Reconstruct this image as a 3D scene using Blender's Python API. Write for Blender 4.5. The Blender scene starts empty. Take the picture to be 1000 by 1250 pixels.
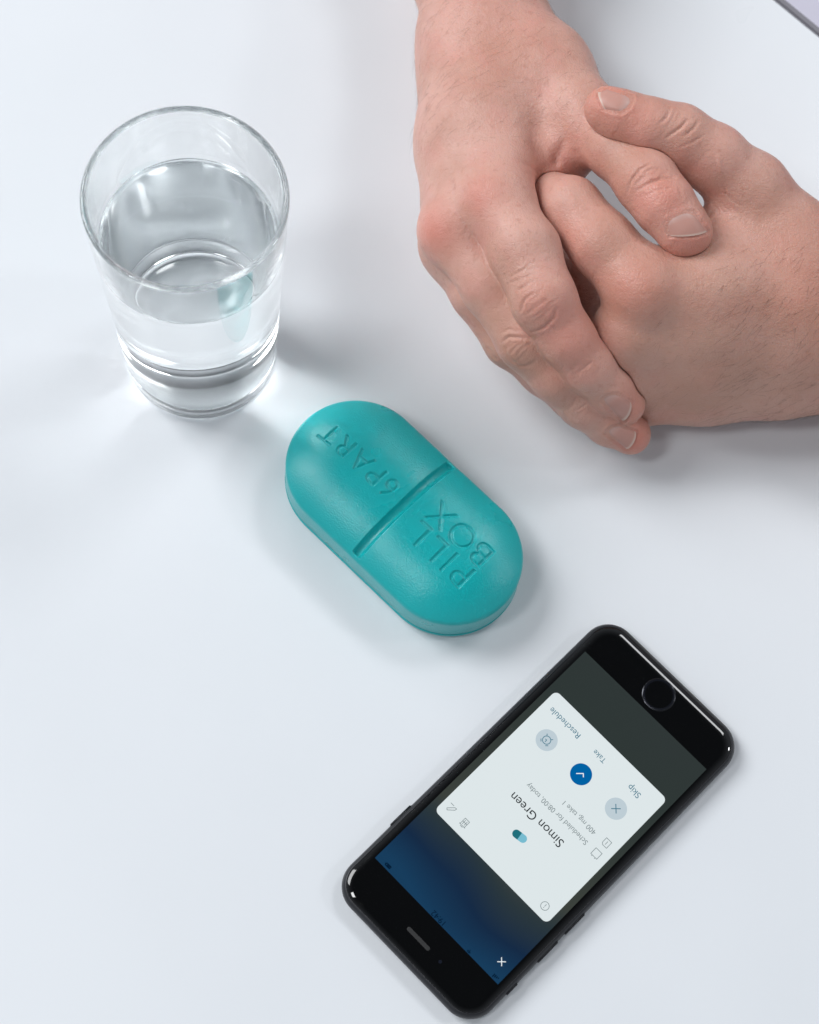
import bpy, bmesh, math, time
import numpy as np
from mathutils import Vector, Matrix

# ------------------------------------------------------------------ camera, light, exposure
S = 0.001                                    # modelling is in millimetres
FPX, CAMH, TILT, ROLL = 2325.442, 653.169, -0.338, -0.185
SC = bpy.context.scene
COL = SC.collection

_c, _s = math.cos(TILT), math.sin(TILT)
_Rx = np.array([[1, 0, 0], [0, _c, -_s], [0, _s, _c]])
_c, _s = math.cos(ROLL), math.sin(ROLL)
_Rz = np.array([[_c, -_s, 0], [_s, _c, 0], [0, 0, 1]])
RCAM = _Rz @ _Rx                             # world -> camera
CAMP = np.array([0, 0, CAMH])

cam = bpy.data.cameras.new('camera')
cam.sensor_fit = 'VERTICAL'
cam.sensor_height = 24.0
cam.sensor_width = 24.0
cam.lens = FPX / 1250 * 24.0
cam.clip_start, cam.clip_end = 0.01, 20
cam.dof.use_dof = True
cam.dof.focus_distance = 0.655
cam.dof.aperture_fstop = 8.0
cam_ob = bpy.data.objects.new('camera', cam)
COL.objects.link(cam_ob)
M4 = Matrix([list(r) + [0] for r in RCAM.T.tolist()] + [[0, 0, 0, 1]])
M4.translation = Vector((0, 0, CAMH * S))
cam_ob.matrix_world = M4
SC.camera = cam_ob

world = bpy.data.worlds.new('World')
SC.world = world
world.use_nodes = True
wnt = world.node_tree
bg = wnt.nodes['Background']                 # an unseen room: pale walls all round, overhead darkened to keep reflections black
_tc = wnt.nodes.new('ShaderNodeTexCoord'); _sx = wnt.nodes.new('ShaderNodeSeparateXYZ')
wnt.links.new(_tc.outputs['Generated'], _sx.inputs[0])
_cr = wnt.nodes.new('ShaderNodeValToRGB')
wnt.links.new(_sx.outputs['Z'], _cr.inputs['Fac'])
_e = _cr.color_ramp.elements
_e[0].position = .0; _e[0].color = (.90, .95, 1.0, 1)
_e[1].position = .93; _e[1].color = (.010, .012, .016, 1)
_m = _e.new(.62); _m.color = (.76, .82, .90, 1)
wnt.links.new(_cr.outputs[0], bg.inputs[0])
bg.inputs[1].default_value = 0.52

def area(name, loc, target, size, size_y, power, color):
    l = bpy.data.lights.new(name, 'AREA')
    l.shape = 'RECTANGLE'; l.size = size; l.size_y = size_y
    l.energy = power; l.color = color
    o = bpy.data.objects.new(name, l)
    COL.objects.link(o)
    o.location = loc
    d = Vector(target) - Vector(loc)
    o.rotation_euler = d.to_track_quat('-Z', 'Y').to_euler()
    return o
area('softbox_light', (-2.25, 1.05, 2.2), (0, .2, 0), 1.5, 1.5, 88, (0.975, 0.985, 1.0))
area('side_light', (-1.0, -0.36, 2.1), (0, .22, 0), 0.32, 0.5, 11, (0.97, 0.985, 1.0))
area('right_lamp', (1.75, 0.62, 1.35), (0, .28, 0), 0.18, 0.18, 4.5, (0.97, 0.98, 1.0))
area('far_lamp', (0.93, 1.45, 1.75), (0.05, .2, 0), 0.6, 0.4, 10.5, (0.97, 0.98, 1.0))

SC.view_settings.view_transform = 'Standard'
SC.view_settings.look = 'None'
SC.view_settings.gamma = 1
SC.view_settings.exposure = -0.05
SC.cycles.use_denoising = True
SC.cycles.max_bounces = 48
SC.cycles.transmission_bounces = 40
SC.cycles.transparent_max_bounces = 16
SC.cycles.glossy_bounces = 40
SC.cycles.caustics_refractive = True
SC.cycles.caustics_reflective = True
SC.cycles.blur_glossy = 0.0
SC.cycles.sample_clamp_indirect = 8

# ------------------------------------------------------------------ helpers
def at(x, y, z):
    """photo pixel -> world point (mm) at height z above the table"""
    d = RCAM.T @ np.array([(x - 500.) / FPX, -(y - 625.) / FPX, -1.])
    return CAMP + (z - CAMH) / d[2] * d

def tag(o, label=None, cat=None, group=None, kind=None):
    if label: o['label'] = label
    if cat: o['category'] = cat
    if group: o['group'] = group
    if kind: o['kind'] = kind
    return o

def link_mesh(name, verts, faces, mat, parent=None, smooth=True, scale=S):
    me = bpy.data.meshes.new(name)
    v = np.asarray(verts, dtype=np.float64) * scale
    if isinstance(faces, np.ndarray):
        n, k = faces.shape
        me.vertices.add(len(v)); me.vertices.foreach_set('co', v.astype(np.float32).ravel())
        me.loops.add(n * k); me.loops.foreach_set('vertex_index', faces.astype(np.int32).ravel())
        me.polygons.add(n)
        me.polygons.foreach_set('loop_start', (np.arange(n) * k).astype(np.int32))
        me.polygons.foreach_set('loop_total', np.full(n, k, np.int32))
        me.update(calc_edges=True)
    else:
        me.from_pydata(v.tolist(), [], faces)
        me.update()
    me.polygons.foreach_set('use_smooth', np.full(len(me.polygons), smooth, dtype=bool))
    if mat: me.materials.append(mat)
    o = bpy.data.objects.new(name, me)
    COL.objects.link(o)
    if parent: o.parent = parent
    return o

def empty(name, loc, rz=0):
    o = bpy.data.objects.new(name, None)
    o.empty_display_size = 0.01
    COL.objects.link(o)
    o.location = [c * S for c in loc]
    o.rotation_euler = (0, 0, rz)
    return o

def lathe(name, prof, mat, parent=None, n=128, closed=False):
    """profile of (r, z); caps at r == 0"""
    t = np.linspace(0, 2 * np.pi, n, endpoint=False)
    V, F, rows = [], [], []
    for r, z in prof:
        if r < 1e-6:
            rows.append([len(V)]); V.append((0, 0, z))
        else:
            b = len(V); rows.append(list(range(b, b + n)))
            V += [(r * math.cos(a), r * math.sin(a), z) for a in t]
    pairs = list(zip(rows, rows[1:]))
    if closed: pairs.append((rows[-1], rows[0]))
    for A, B in pairs:
        for i in range(n):
            j = (i + 1) % n
            if len(A) == 1: F.append((A[0], B[j], B[i]))
            elif len(B) == 1: F.append((A[i], A[j], B[0]))
            else: F.append((A[i], A[j], B[j], B[i]))
    o = link_mesh(name, V, F, mat, parent)
    bm = bmesh.new(); bm.from_mesh(o.data); bmesh.ops.recalc_face_normals(bm, faces=bm.faces); bm.to_mesh(o.data); bm.free()
    return o

def nodes(name):
    m = bpy.data.materials.new(name)
    m.use_nodes = True
    nt = m.node_tree
    return m, nt, nt.nodes['Principled BSDF']

def simple(name, col, rough=.5, metal=0, spec=.5, coat=0, emit=None, es=0):
    m, nt, p = nodes(name)
    p.inputs['Base Color'].default_value = (*col, 1)
    p.inputs['Roughness'].default_value = rough
    p.inputs['Metallic'].default_value = metal
    p.inputs['Specular IOR Level'].default_value = spec
    p.inputs['Coat Weight'].default_value = coat
    if emit:
        p.inputs['Emission Color'].default_value = (*emit, 1)
        p.inputs['Emission Strength'].default_value = es
    return m

def add(nt, kind, **kw):
    n = nt.nodes.new(kind)
    for k, v in kw.items():
        if k.startswith('i_'): n.inputs[k[2:].replace('_', ' ')].default_value = v
        else: setattr(n, k, v)
    return n

def srgb(r, g, b):
    f = lambda c: c / 12.92 if c <= .04045 else ((c + .055) / 1.055) ** 2.4
    return tuple(f(c / 255) for c in (r, g, b))

# ------------------------------------------------------------------ the table and what lies beyond its edge
def mat_table():
    m, nt, p = nodes('white_laminate')
    tc = add(nt, 'ShaderNodeTexCoord')
    n1 = add(nt, 'ShaderNodeTexNoise', i_Scale=9.0, i_Detail=5.0)
    nt.links.new(tc.outputs['Object'], n1.inputs['Vector'])
    cr = add(nt, 'ShaderNodeValToRGB')
    cr.color_ramp.elements[0].position = .3; cr.color_ramp.elements[0].color = (.708, .736, .766, 1)
    cr.color_ramp.elements[1].position = .7; cr.color_ramp.elements[1].color = (.732, .760, .79, 1)
    nt.links.new(n1.outputs['Fac'], cr.inputs['Fac'])
    # a few specks of dust
    vo = add(nt, 'ShaderNodeTexVoronoi', i_Scale=55.0)
    nt.links.new(tc.outputs['Object'], vo.inputs['Vector'])
    wn = add(nt, 'ShaderNodeSeparateColor'); nt.links.new(vo.outputs['Color'], wn.inputs[0])
    lt = add(nt, 'ShaderNodeMath', operation='LESS_THAN'); lt.inputs[1].default_value = .012
    nt.links.new(vo.outputs['Distance'], lt.inputs[0])
    gt = add(nt, 'ShaderNodeMath', operation='GREATER_THAN'); gt.inputs[1].default_value = .985
    nt.links.new(wn.outputs[0], gt.inputs[0])
    mu = add(nt, 'ShaderNodeMath', operation='MULTIPLY')
    nt.links.new(lt.outputs[0], mu.inputs[0]); nt.links.new(gt.outputs[0], mu.inputs[1])
    mx = add(nt, 'ShaderNodeMix', data_type='RGBA')
    mx.inputs['B'].default_value = (.42, .38, .33, 1)
    nt.links.new(mu.outputs[0], mx.inputs['Factor']); nt.links.new(cr.outputs['Color'], mx.inputs['A'])
    nt.links.new(mx.outputs['Result'], p.inputs['Base Color'])
    n2 = add(nt, 'ShaderNodeTexNoise', i_Scale=700.0, i_Detail=2.0)
    nt.links.new(tc.outputs['Object'], n2.inputs['Vector'])
    n3 = add(nt, 'ShaderNodeTexNoise', i_Scale=14.0, i_Detail=3.0)
    nt.links.new(tc.outputs['Object'], n3.inputs['Vector'])
    mr = add(nt, 'ShaderNodeMapRange'); mr.inputs['To Min'].default_value = .24; mr.inputs['To Max'].default_value = .36
    nt.links.new(n3.outputs['Fac'], mr.inputs['Value']); nt.links.new(mr.outputs[0], p.inputs['Roughness'])
    bp = add(nt, 'ShaderNodeBump', i_Strength=.05, i_Distance=.0002)
    nt.links.new(n2.outputs['Fac'], bp.inputs['Height']); nt.links.new(bp.outputs[0], p.inputs['Normal'])
    p.inputs['Specular IOR Level'].default_value = .5
    return m

E0, E1 = at(945, 0, 0), at(1000, 45, 0)      # the table's far edge
ed = (E1 - E0)[:2]; ed = ed / np.hypot(*ed)   # along the edge
en = np.array([-ed[1], ed[0]])                # outwards
if en @ np.array([1, 1]) < 0: en = -en
table = empty('table', (0, 0, 0)); tag(table, 'glossy white laminate tabletop with a grey rim', 'table')
def slab(name, quad, z0, z1, mat, bev, parent):
    bm = bmesh.new()
    lo = [bm.verts.new((q[0] * S, q[1] * S, z0 * S)) for q in quad]
    f = bm.faces.new(lo)
    r = bmesh.ops.extrude_face_region(bm, geom=[f])
    bmesh.ops.translate(bm, vec=(0, 0, (z1 - z0) * S), verts=[g for g in r['geom'] if isinstance(g, bmesh.types.BMVert)])
    bmesh.ops.recalc_face_normals(bm, faces=bm.faces)
    if bev: bmesh.ops.bevel(bm, geom=bm.edges[:], offset=bev * S, segments=3, affect='EDGES')
    me = bpy.data.meshes.new(name); bm.to_mesh(me); bm.free()
    me.materials.append(mat)
    o = bpy.data.objects.new(name, me); COL.objects.link(o); o.parent = parent
    return o
def ep(a, b): return (E0[0] + ed[0] * a + en[0] * b, E0[1] + ed[1] * a + en[1] * b)
slab('tabletop', [ep(-700, 0), ep(900, 0), ep(900, -900), ep(-700, -900)], -25, 0, mat_table(), .4, table)
slab('edge_band', [ep(-700, .1), ep(900, .1), ep(900, 4.6), ep(-700, 4.6)], -25, -.4, simple('grey_edge_plastic', (.19, .185, .21), .4), 1.4, table)
mfl, nt, p = nodes('pale_floor')
tc = add(nt, 'ShaderNodeTexCoord'); n1 = add(nt, 'ShaderNodeTexNoise', i_Scale=4.0, i_Detail=6.0)
nt.links.new(tc.outputs['Object'], n1.inputs['Vector'])
cr = add(nt, 'ShaderNodeValToRGB')
cr.color_ramp.elements[0].color = (.62, .60, .70, 1); cr.color_ramp.elements[1].color = (.74, .71, .82, 1)
nt.links.new(n1.outputs['Fac'], cr.inputs['Fac']); nt.links.new(cr.outputs[0], p.inputs['Base Color'])
p.inputs['Roughness'].default_value = .5
fl = link_mesh('floor', [(-4000, -4000, -740), (4000, -4000, -740), (4000, 4000, -740), (-4000, 4000, -740)], [(0, 1, 2, 3)], mfl, smooth=False)
tag(fl, 'pale lavender grey floor below the table', 'floor', kind='structure')

# ------------------------------------------------------------------ the glass of water
GX, GY = -87.2, 276.9
def glass_mat(name, ior, col, rough=0.0):
    m, nt, p = nodes(name)
    p.inputs['Base Color'].default_value = (*col, 1)
    p.inputs['Roughness'].default_value = rough
    p.inputs['IOR'].default_value = ior
    p.inputs['Transmission Weight'].default_value = 1
    return m
M_glass = glass_mat('clear_glass', 1.5, (.985, .995, .99))
M_water = glass_mat('clear_water', 1.333, (.99, .997, 1.0))
def interface_mat(name, ior):
    m = bpy.data.materials.new(name); m.use_nodes = True
    nt = m.node_tree; nt.nodes.remove(nt.nodes['Principled BSDF'])
    g = nt.nodes.new('ShaderNodeBsdfGlass'); g.inputs['Roughness'].default_value = 0; g.inputs['IOR'].default_value = ior
    g.inputs['Color'].default_value = (.995, 1, 1, 1)
    nt.links.new(g.outputs[0], nt.nodes['Material Output'].inputs[0])
    return m
M_water_in_glass = interface_mat('water_against_glass', 1.333 / 1.5)
RO = lambda z: 27.9 + (32.75 - 27.9) * z / 119.2
prof = [(0, 2.2), (16, 2.0), (22, 1.5), (24.8, .6), (26.0, .25), (26.9, .35), (27.5, .9), (27.85, 1.9), (RO(4), 4)]
prof += [(RO(z), z) for z in np.linspace(8, 117.6, 22)]
for a in np.linspace(0, math.pi, 11):          # rounded rim
    prof.append((RO(118.1) - 1.05 + 1.05 * math.cos(a), 118.1 + 1.05 * math.sin(a)))
RI = lambda z: RO(z) - 2.1 - max(0, (105 - z) / 105) * 1.3
BZ = 5.5                                      # height of the glass floor
WZ = 90.0                                     # water level
WM = WZ + 1.1                                 # where the water climbs the wall
inner = [(RI(BZ + 5) - .2, BZ + 4.2), (RI(BZ + 5) - 1.0, BZ + 2.4), (RI(BZ + 5) - 2.6, BZ + 1.0), (RI(BZ + 5) - 5.5, BZ + .3), (12, BZ), (6, BZ + .1), (0, BZ + .15)]
prof += [(RI(z), z) for z in np.linspace(117, WM, 8)]
# the wetted inside of the glass is the water's own skin, so each boundary is met once
glass = lathe('drinking_glass', prof, M_glass, n=160)
glass.location = (GX * S, GY * S, 0)
tag(glass, 'clear tapered drinking glass with a thick base, standing on the white table', 'glass')
wp = list(reversed(inner)) + [(RI(z), z) for z in np.linspace(BZ + 6.5, WM, 24)]
nwall = len(wp) - 1
wp += [(RI(WZ) - .25, WZ + .62), (RI(WZ) - .6, WZ + .36), (RI(WZ) - 1.1, WZ + .18), (RI(WZ) - 1.9, WZ + .06), (RI(WZ) - 3, WZ), (15, WZ), (0, WZ)]
water = lathe('water', wp, M_water, n=160)
water.data.materials.append(M_water_in_glass)
_zc = np.zeros(len(water.data.polygons) * 3); water.data.polygons.foreach_get('center', _zc)
_nr = np.zeros(len(water.data.polygons) * 3); water.data.polygons.foreach_get('normal', _nr)
_up = _nr.reshape(-1, 3)[:, 2] > .2
water.data.polygons.foreach_set('material_index', np.where(_up, 0, 1).astype(np.int32))
water.location = (GX * S, GY * S, 0)
tag(water, 'clear still water filling the tapered glass about three quarters', 'water')

# ------------------------------------------------------------------ text helper (flat letter meshes)
def text_tris(s, size, align='CENTER', spacing=1.0, offset=0.0, weight=0):
    cu = bpy.data.curves.new('lettering', 'FONT')
    cu.body = s; cu.size = size; cu.align_x = align; cu.align_y = 'CENTER'
    cu.space_character = spacing; cu.offset = offset; cu.resolution_u = 6
    o = bpy.data.objects.new('lettering', cu); COL.objects.link(o)
    dg = bpy.context.evaluated_depsgraph_get()
    me = bpy.data.meshes.new_from_object(o.evaluated_get(dg))
    v = np.array([tuple(x.co) for x in me.vertices]).reshape(-1, 3)
    me.calc_loop_triangles()
    f = [tuple(t.vertices) for t in me.loop_triangles]
    bpy.data.objects.remove(o); bpy.data.curves.remove(cu); bpy.data.meshes.remove(me)
    return v, f

# ------------------------------------------------------------------ the pill box
PX, PY, PANG, PA, PR, PZ = -2.062, 223.53, -0.598, 23.5, 25.4, 17.85
def mat_pill():
    m, nt, p = nodes('teal_plastic')
    p.inputs['Base Color'].default_value = (.004, .37, .385, 1)
    p.inputs['Roughness'].default_value = .3
    p.inputs['Specular IOR Level'].default_value = .5
    p.inputs['Subsurface Weight'].default_value = .12
    p.inputs['Subsurface Radius'].default_value = (.2, 1, 1)
    p.inputs['Subsurface Scale'].default_value = .002
    tc = add(nt, 'ShaderNodeTexCoord')
    n1 = add(nt, 'ShaderNodeTexNoise', i_Scale=1700.0, i_Detail=2.0)
    n2 = add(nt, 'ShaderNodeTexNoise', i_Scale=60.0, i_Detail=3.0)
    for n in (n1, n2): nt.links.new(tc.outputs['Object'], n.inputs['Vector'])
    mr = add(nt, 'ShaderNodeMapRange'); mr.inputs['To Min'].default_value = .25; mr.inputs['To Max'].default_value = .31
    nt.links.new(n2.outputs['Fac'], mr.inputs['Value']); nt.links.new(mr.outputs[0], p.inputs['Roughness'])
    bp = add(nt, 'ShaderNodeBump', i_Strength=.45, i_Distance=.0003)
    nt.links.new(n1.outputs['Fac'], bp.inputs['Height']); nt.links.new(bp.outputs[0], p.inputs['Normal'])
    return m
M_pill = mat_pill()

def stadium(nb):
    """boundary points and outward normals; start at x=+a side"""
    L = 4 * PA + 2 * np.pi * PR
    t = np.arange(nb) / nb * L
    P = np.zeros((nb, 2)); N = np.zeros((nb, 2))
    q = np.pi * PR
    for i, s in enumerate(t):
        if s < q: a = -np.pi / 2 + s / PR; c = (PA, 0); n = (math.cos(a), math.sin(a))
        elif s < q + 2 * PA: n = (0, 1); c = (PA - (s - q), 0)
        elif s < 2 * q + 2 * PA: a = np.pi / 2 + (s - q - 2 * PA) / PR; c = (-PA, 0); n = (math.cos(a), math.sin(a))
        else: n = (0, -1); c = (-PA + (s - 2 * q - 2 * PA), 0)
        P[i] = c; N[i] = n
    return P, N
def raster(v, f, pts, shape_cell):
    out = np.zeros(len(pts), bool)
    for t in f:
        a, b, c = v[t[0], :2], v[t[1], :2], v[t[2], :2]
        lo = np.minimum(np.minimum(a, b), c); hi = np.maximum(np.maximum(a, b), c)
        i = np.nonzero((pts[:, 0] >= lo[0]) & (pts[:, 0] <= hi[0]) & (pts[:, 1] >= lo[1]) & (pts[:, 1] <= hi[1]))[0]
        if len(i) == 0: continue
        p = pts[i]
        cr = lambda o, e: (e[0] - o[0]) * (p[:, 1] - o[1]) - (e[1] - o[1]) * (p[:, 0] - o[0])
        d1, d2, d3 = cr(a, b), cr(b, c), cr(c, a)
        out[i[((d1 >= 0) & (d2 >= 0) & (d3 >= 0)) | ((d1 <= 0) & (d2 <= 0) & (d3 <= 0))]] = True
    return out

pill = empty('pill_box', (PX, PY, 0), PANG)
tag(pill, 'teal tablet shaped pill box with a scored lid and engraved lettering', 'pill box')
def pill_local(x, y, z):
    w = at(x, y, z) - np.array([PX, PY, 0])
    c, s = math.cos(-PANG), math.sin(-PANG)
    return np.array([c * w[0] - s * w[1], s * w[0] + c * w[1]])
def engraving():
    """regular grid mask (0.1 mm cells) of the engraved letters, softened"""
    cell = .1
    gx = np.arange(-52, 52, cell); gy = np.arange(-28, 28, cell)
    X, Y = np.meshgrid(gx, gy, indexing='ij')
    pts = np.stack([X.ravel(), Y.ravel()], 1)
    m = np.zeros(len(pts), bool)
    ztop = PZ + 6.0
    for s, px, size, rot, sp in (('6PART', (438, 562), 11.3, math.pi, 1.13), ('PILL', (537.5, 677), 13.2, math.pi, 1.22), ('BOX', (561, 652.5), 13.2, math.pi, 1.02)):
        v, f = text_tris(s, size, spacing=sp, offset=-.09)
        v = v[:, :2]; v = v - (v.min(0) + v.max(0)) / 2
        c = pill_local(*px, ztop)
        v = -v + c                               # turned half round
        m |= raster(v, f, pts, None)
    g = m.reshape(X.shape).astype(np.float32)
    for _ in range(2):
        for ax in (0, 1):
            g = (np.roll(g, 1, ax) + g * 2 + np.roll(g, -1, ax)) / 4
    return g, cell
G_eng, G_cell = engraving()
def sample_eng(p):
    fx = (p[:, 0] + 52) / G_cell; fy = (p[:, 1] + 28) / G_cell
    i = np.clip(fx.astype(int), 0, G_eng.shape[0] - 2); j = np.clip(fy.astype(int), 0, G_eng.shape[1] - 2)
    u, v = fx - i, fy - j
    return (G_eng[i, j] * (1 - u) * (1 - v) + G_eng[i + 1, j] * u * (1 - v) + G_eng[i, j + 1] * (1 - u) * v + G_eng[i + 1, j + 1] * u * v)
def pill_lid():
    nb = 1200
    C, N = stadium(nb)
    rows = []
    # wall from the seam up, then the rounded rim, then the dome in towards the spine
    wall = [(-1.6, 5.6), (-.7, 5.2), (-.2, 5.4), (0, 5.9), (0, 10), (.02, 12), (.05, 14), (.08, 15.5)]
    for e, z in wall: rows.append((np.full(nb, -0.0) + e, np.full(nb, z)))
    wall_e = [w[0] for w in wall]
    V = []
    for e, z in wall:
        ee = abs(e) if e < 0 else e
        P = C + N * (PR - ee)
        V.append(np.column_stack([P, np.full(nb, z)]))
    def hgt(P, e):
        t = np.clip(e / 23.0, 0, 1)
        z = PZ + 7.4 * (1 - (1 - t) ** 2.4)
        rim = 1.1
        k = np.clip(1 - e / rim, 0, 1)
        z = z - rim * (1 - np.sqrt(np.clip(1 - k * k, 0, 1))) * .9
        # score line across the middle, ending short of the rim
        ax, ay = np.abs(P[:, 0]), np.abs(P[:, 1])
        gw = 2.0
        g = np.clip(1 - (ax / gw) ** 2.2, 0, 1) ** .8
        depth = 2.1
        fall = np.clip((24.2 - ay) / 1.0, 0, 1); fall = fall * fall * (3 - 2 * fall)
        z = z - depth * g * fall
        # raised shoulders pulled in towards the score line
        z = z - .35 * np.exp(-(ax / 4.5) ** 2)
        z = z - .65 * sample_eng(P)
        return z
    es = np.concatenate([np.linspace(.1, 1.2, 10), np.linspace(1.4, PR - .02, 118)])
    for e in es:
        P = C + N * (PR - e)
        V.append(np.column_stack([P, hgt(P, np.full(nb, e))]))
    nr = len(V)
    V = np.concatenate(V)
    r, i = np.meshgrid(np.arange(nr - 1), np.arange(nb), indexing='ij')
    j = (i + 1) % nb
    F = np.stack([r * nb + i, r * nb + j, (r + 1) * nb + j, (r + 1) * nb + i], -1).reshape(-1, 4)
    return link_mesh('lid', V, F, M_pill, pill)
lid = pill_lid()
def pill_base():
    nb = 360
    C, N = stadium(nb)
    V = []
    for e, z in [(PR - .05, .35), (12, .35), (2.2, .3), (1.1, .5), (.65, 1.1), (.3, 2.0), (.0, 3.6), (-.15, 4.3), (.1, 4.75), (1.2, 4.9), (4, 5.0)]:
        V.append(np.column_stack([C + N * (PR - e), np.full(nb, z)]))
    nr = len(V); V = np.concatenate(V)
    r, i = np.meshgrid(np.arange(nr - 1), np.arange(nb), indexing='ij'); j = (i + 1) % nb
    F = np.stack([r * nb + i, r * nb + j, (r + 1) * nb + j, (r + 1) * nb + i], -1).reshape(-1, 4)
    return link_mesh('base', V, F, M_pill, pill)
pill_base()

# ------------------------------------------------------------------ the phone
QX, QY, QANG, QZ = 63.828, 128.639, -0.615, 7.1
W2, L2 = 67.1 / 2, 138.3 / 2
phone = empty('phone', (QX, QY, 0), QANG + math.pi)     # local +y: the earpiece end
tag(phone, 'black smartphone lying face up with a white reminder card on its lit screen', 'phone')
def loc(x, y, z=QZ):
    w = at(x, y, z) - np.array([QX, QY, 0])
    a = -(QANG + math.pi); c, s = math.cos(a), math.sin(a)
    return np.array([c * w[0] - s * w[1], s * w[0] + c * w[1]])
def rrect(w, l, r, n=14):
    P = []
    for cx, cy, a0 in ((w - r, l - r, 0), (-w + r, l - r, 90), (-w + r, -l + r, 180), (w - r, -l + r, 270)):
        for k in range(n + 1):
            a = math.radians(a0 + 90 * k / n)
            P.append((cx + r * math.cos(a), cy + r * math.sin(a)))
    return P
def loft(name, prof, mat, parent, w=W2, l=L2, r=10.2, cap=(True, True), off=(0, 0)):
    V, F = [], []
    n = None
    for ins, z in prof:
        P = rrect(w - ins, l - ins, max(.05, r - ins))
        n = len(P)
        V += [(x + off[0], y + off[1], z) for x, y in P]
    for k in range(len(prof) - 1):
        for i in range(n):
            j = (i + 1) % n
            F.append((k * n + i, k * n + j, (k + 1) * n + j, (k + 1) * n + i))
    if cap[0]: F.append(tuple(range(n - 1, -1, -1)))
    if cap[1]: F.append(tuple(range((len(prof) - 1) * n, len(prof) * n)))
    return link_mesh(name, V, F, mat, parent)
M_body = simple('black_anodised_metal', (.022, .023, .027), .38, .35, .5)
M_fglass = simple('black_cover_glass', (.0035, .0038, .0042), .035, 0, .5)
_nt = M_fglass.node_tree; _tc2 = add(_nt, 'ShaderNodeTexCoord'); _n2 = add(_nt, 'ShaderNodeTexNoise', i_Scale=60.0, i_Detail=6.0, i_Distortion=1.5)
_nt.links.new(_tc2.outputs['Object'], _n2.inputs['Vector'])
_r2 = add(_nt, 'ShaderNodeMapRange'); _r2.inputs['From Min'].default_value = .45; _r2.inputs['From Max'].default_value = .75; _r2.inputs['To Min'].default_value = .03; _r2.inputs['To Max'].default_value = .12
_nt.links.new(_n2.outputs['Fac'], _r2.inputs['Value']); _nt.links.new(_r2.outputs[0], _nt.nodes['Principled BSDF'].inputs['Roughness'])
body = loft('body', [(4.5, .25), (3.0, .3), (1.8, .6), (.8, 1.3), (.2, 2.3), (0, 3.4), (.12, 4.5), (.5, 5.4), (1.05, 6.05), (1.45, 6.3), (1.6, 6.2)], M_body, phone)
fglass = loft('front_glass', [(1.75, 6.0), (1.7, 6.25)] + [(i, 7.1 - .78 * ((5.5 - i) / 3.75) ** 2.3) for i in np.linspace(1.8, 5.5, 14)], M_fglass, phone, cap=(False, True))
# screen panel
def flat(name, pts, z, mat, parent):
    return link_mesh(name, [(p[0], p[1], z) for p in pts], [tuple(range(len(pts)))], mat, parent, smooth=False)
SCQ = [loc(607.8, 1202.2), loc(457.6, 1047.6), loc(714.2, 795.5), loc(862.3, 939.6)]   # phone TL, TR, BR, BL
SW, SL = 29.2, 51.95
def mat_screen():
    m, nt, p = nodes('dimmed_display')
    p.inputs['Base Color'].default_value = (.006, .006, .006, 1)
    p.inputs['Roughness'].default_value = .04
    tc = add(nt, 'ShaderNodeTexCoord')
    mp = add(nt, 'ShaderNodeSeparateXYZ'); nt.links.new(tc.outputs['Object'], mp.inputs[0])
    nz = add(nt, 'ShaderNodeTexNoise', i_Scale=22.0, i_Detail=1.0); nt.links.new(tc.outputs['Object'], nz.inputs['Vector'])
    a1 = add(nt, 'ShaderNodeMath', operation='MULTIPLY_ADD'); a1.inputs[1].default_value = .03; nt.links.new(nz.outputs['Fac'], a1.inputs[0])
    nt.links.new(mp.outputs['Y'], a1.inputs[2])
    mr = add(nt, 'ShaderNodeMapRange'); mr.inputs['From Min'].default_value = -.053; mr.inputs['From Max'].default_value = .068
    nt.links.new(a1.outputs[0], mr.inputs['Value'])
    cr = add(nt, 'ShaderNodeValToRGB')
    els = cr.color_ramp.elements
    els[0].position = 0; els[0].color = (*srgb(48, 56, 56), 1)
    els[1].position = 1; els[1].color = (*srgb(10, 62, 98), 1)
    for pos, c in ((.3, (46, 56, 54)), (.72, (62, 68, 62)), (.80, (40, 55, 62)), (.90, (6, 40, 72))):
        e = els.new(pos); e.color = (*srgb(*c), 1)
    nt.links.new(mr.outputs[0], cr.inputs['Fac']); nt.links.new(cr.outputs[0], p.inputs['Emission Color'])
    p.inputs['Emission Strength'].default_value = .85
    return m
screen = flat('screen', [(-SW, SL), (-SW, -SL), (SW, -SL), (SW, SL)], QZ + .02, mat_screen(), phone)
def emis(name, col, s=1.0):
    return simple(name, tuple(c * .03 for c in srgb(*col)), .06, emit=srgb(*col), es=s)
M_card = emis('card_white', (222, 231, 233), 1.0)
M_ink = emis('ink_black', (22, 30, 34)); M_grey = emis('ink_grey', (128, 140, 143)); M_teal = emis('ink_teal', (70, 122, 142))
M_blue = emis('button_blue', (0, 98, 164)); M_pale = emis('button_pale', (190, 205, 213)); M_white = emis('ink_white', (235, 242, 245))
M_dim = emis('ink_status', (2, 22, 45)); M_pl = emis('capsule_light', (120, 188, 208)); M_pd = emis('capsule_dark', (32, 112, 124))
CQ = [loc(668, 1128.5), loc(529.5, 988.5), loc(680, 843), loc(813.5, 976)]
c0 = sum(CQ) / 4
cw = (np.linalg.norm(CQ[0] - CQ[1]) + np.linalg.norm(CQ[2] - CQ[3])) / 4
cl = (np.linalg.norm(CQ[1] - CQ[2]) + np.linalg.norm(CQ[0] - CQ[3])) / 4
card = flat('reminder_card', [(x + c0[0], y + c0[1]) for x, y in rrect(cw, cl, 2.0, 6)], QZ + .04, M_card, screen)
def disc(name, px, r, mat, z, parent, n=40):
    c = loc(*px)
    return flat(name, [(c[0] + r * math.cos(a), c[1] + r * math.sin(a)) for a in np.linspace(0, 2 * math.pi, n, endpoint=False)], z, mat, parent)
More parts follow.
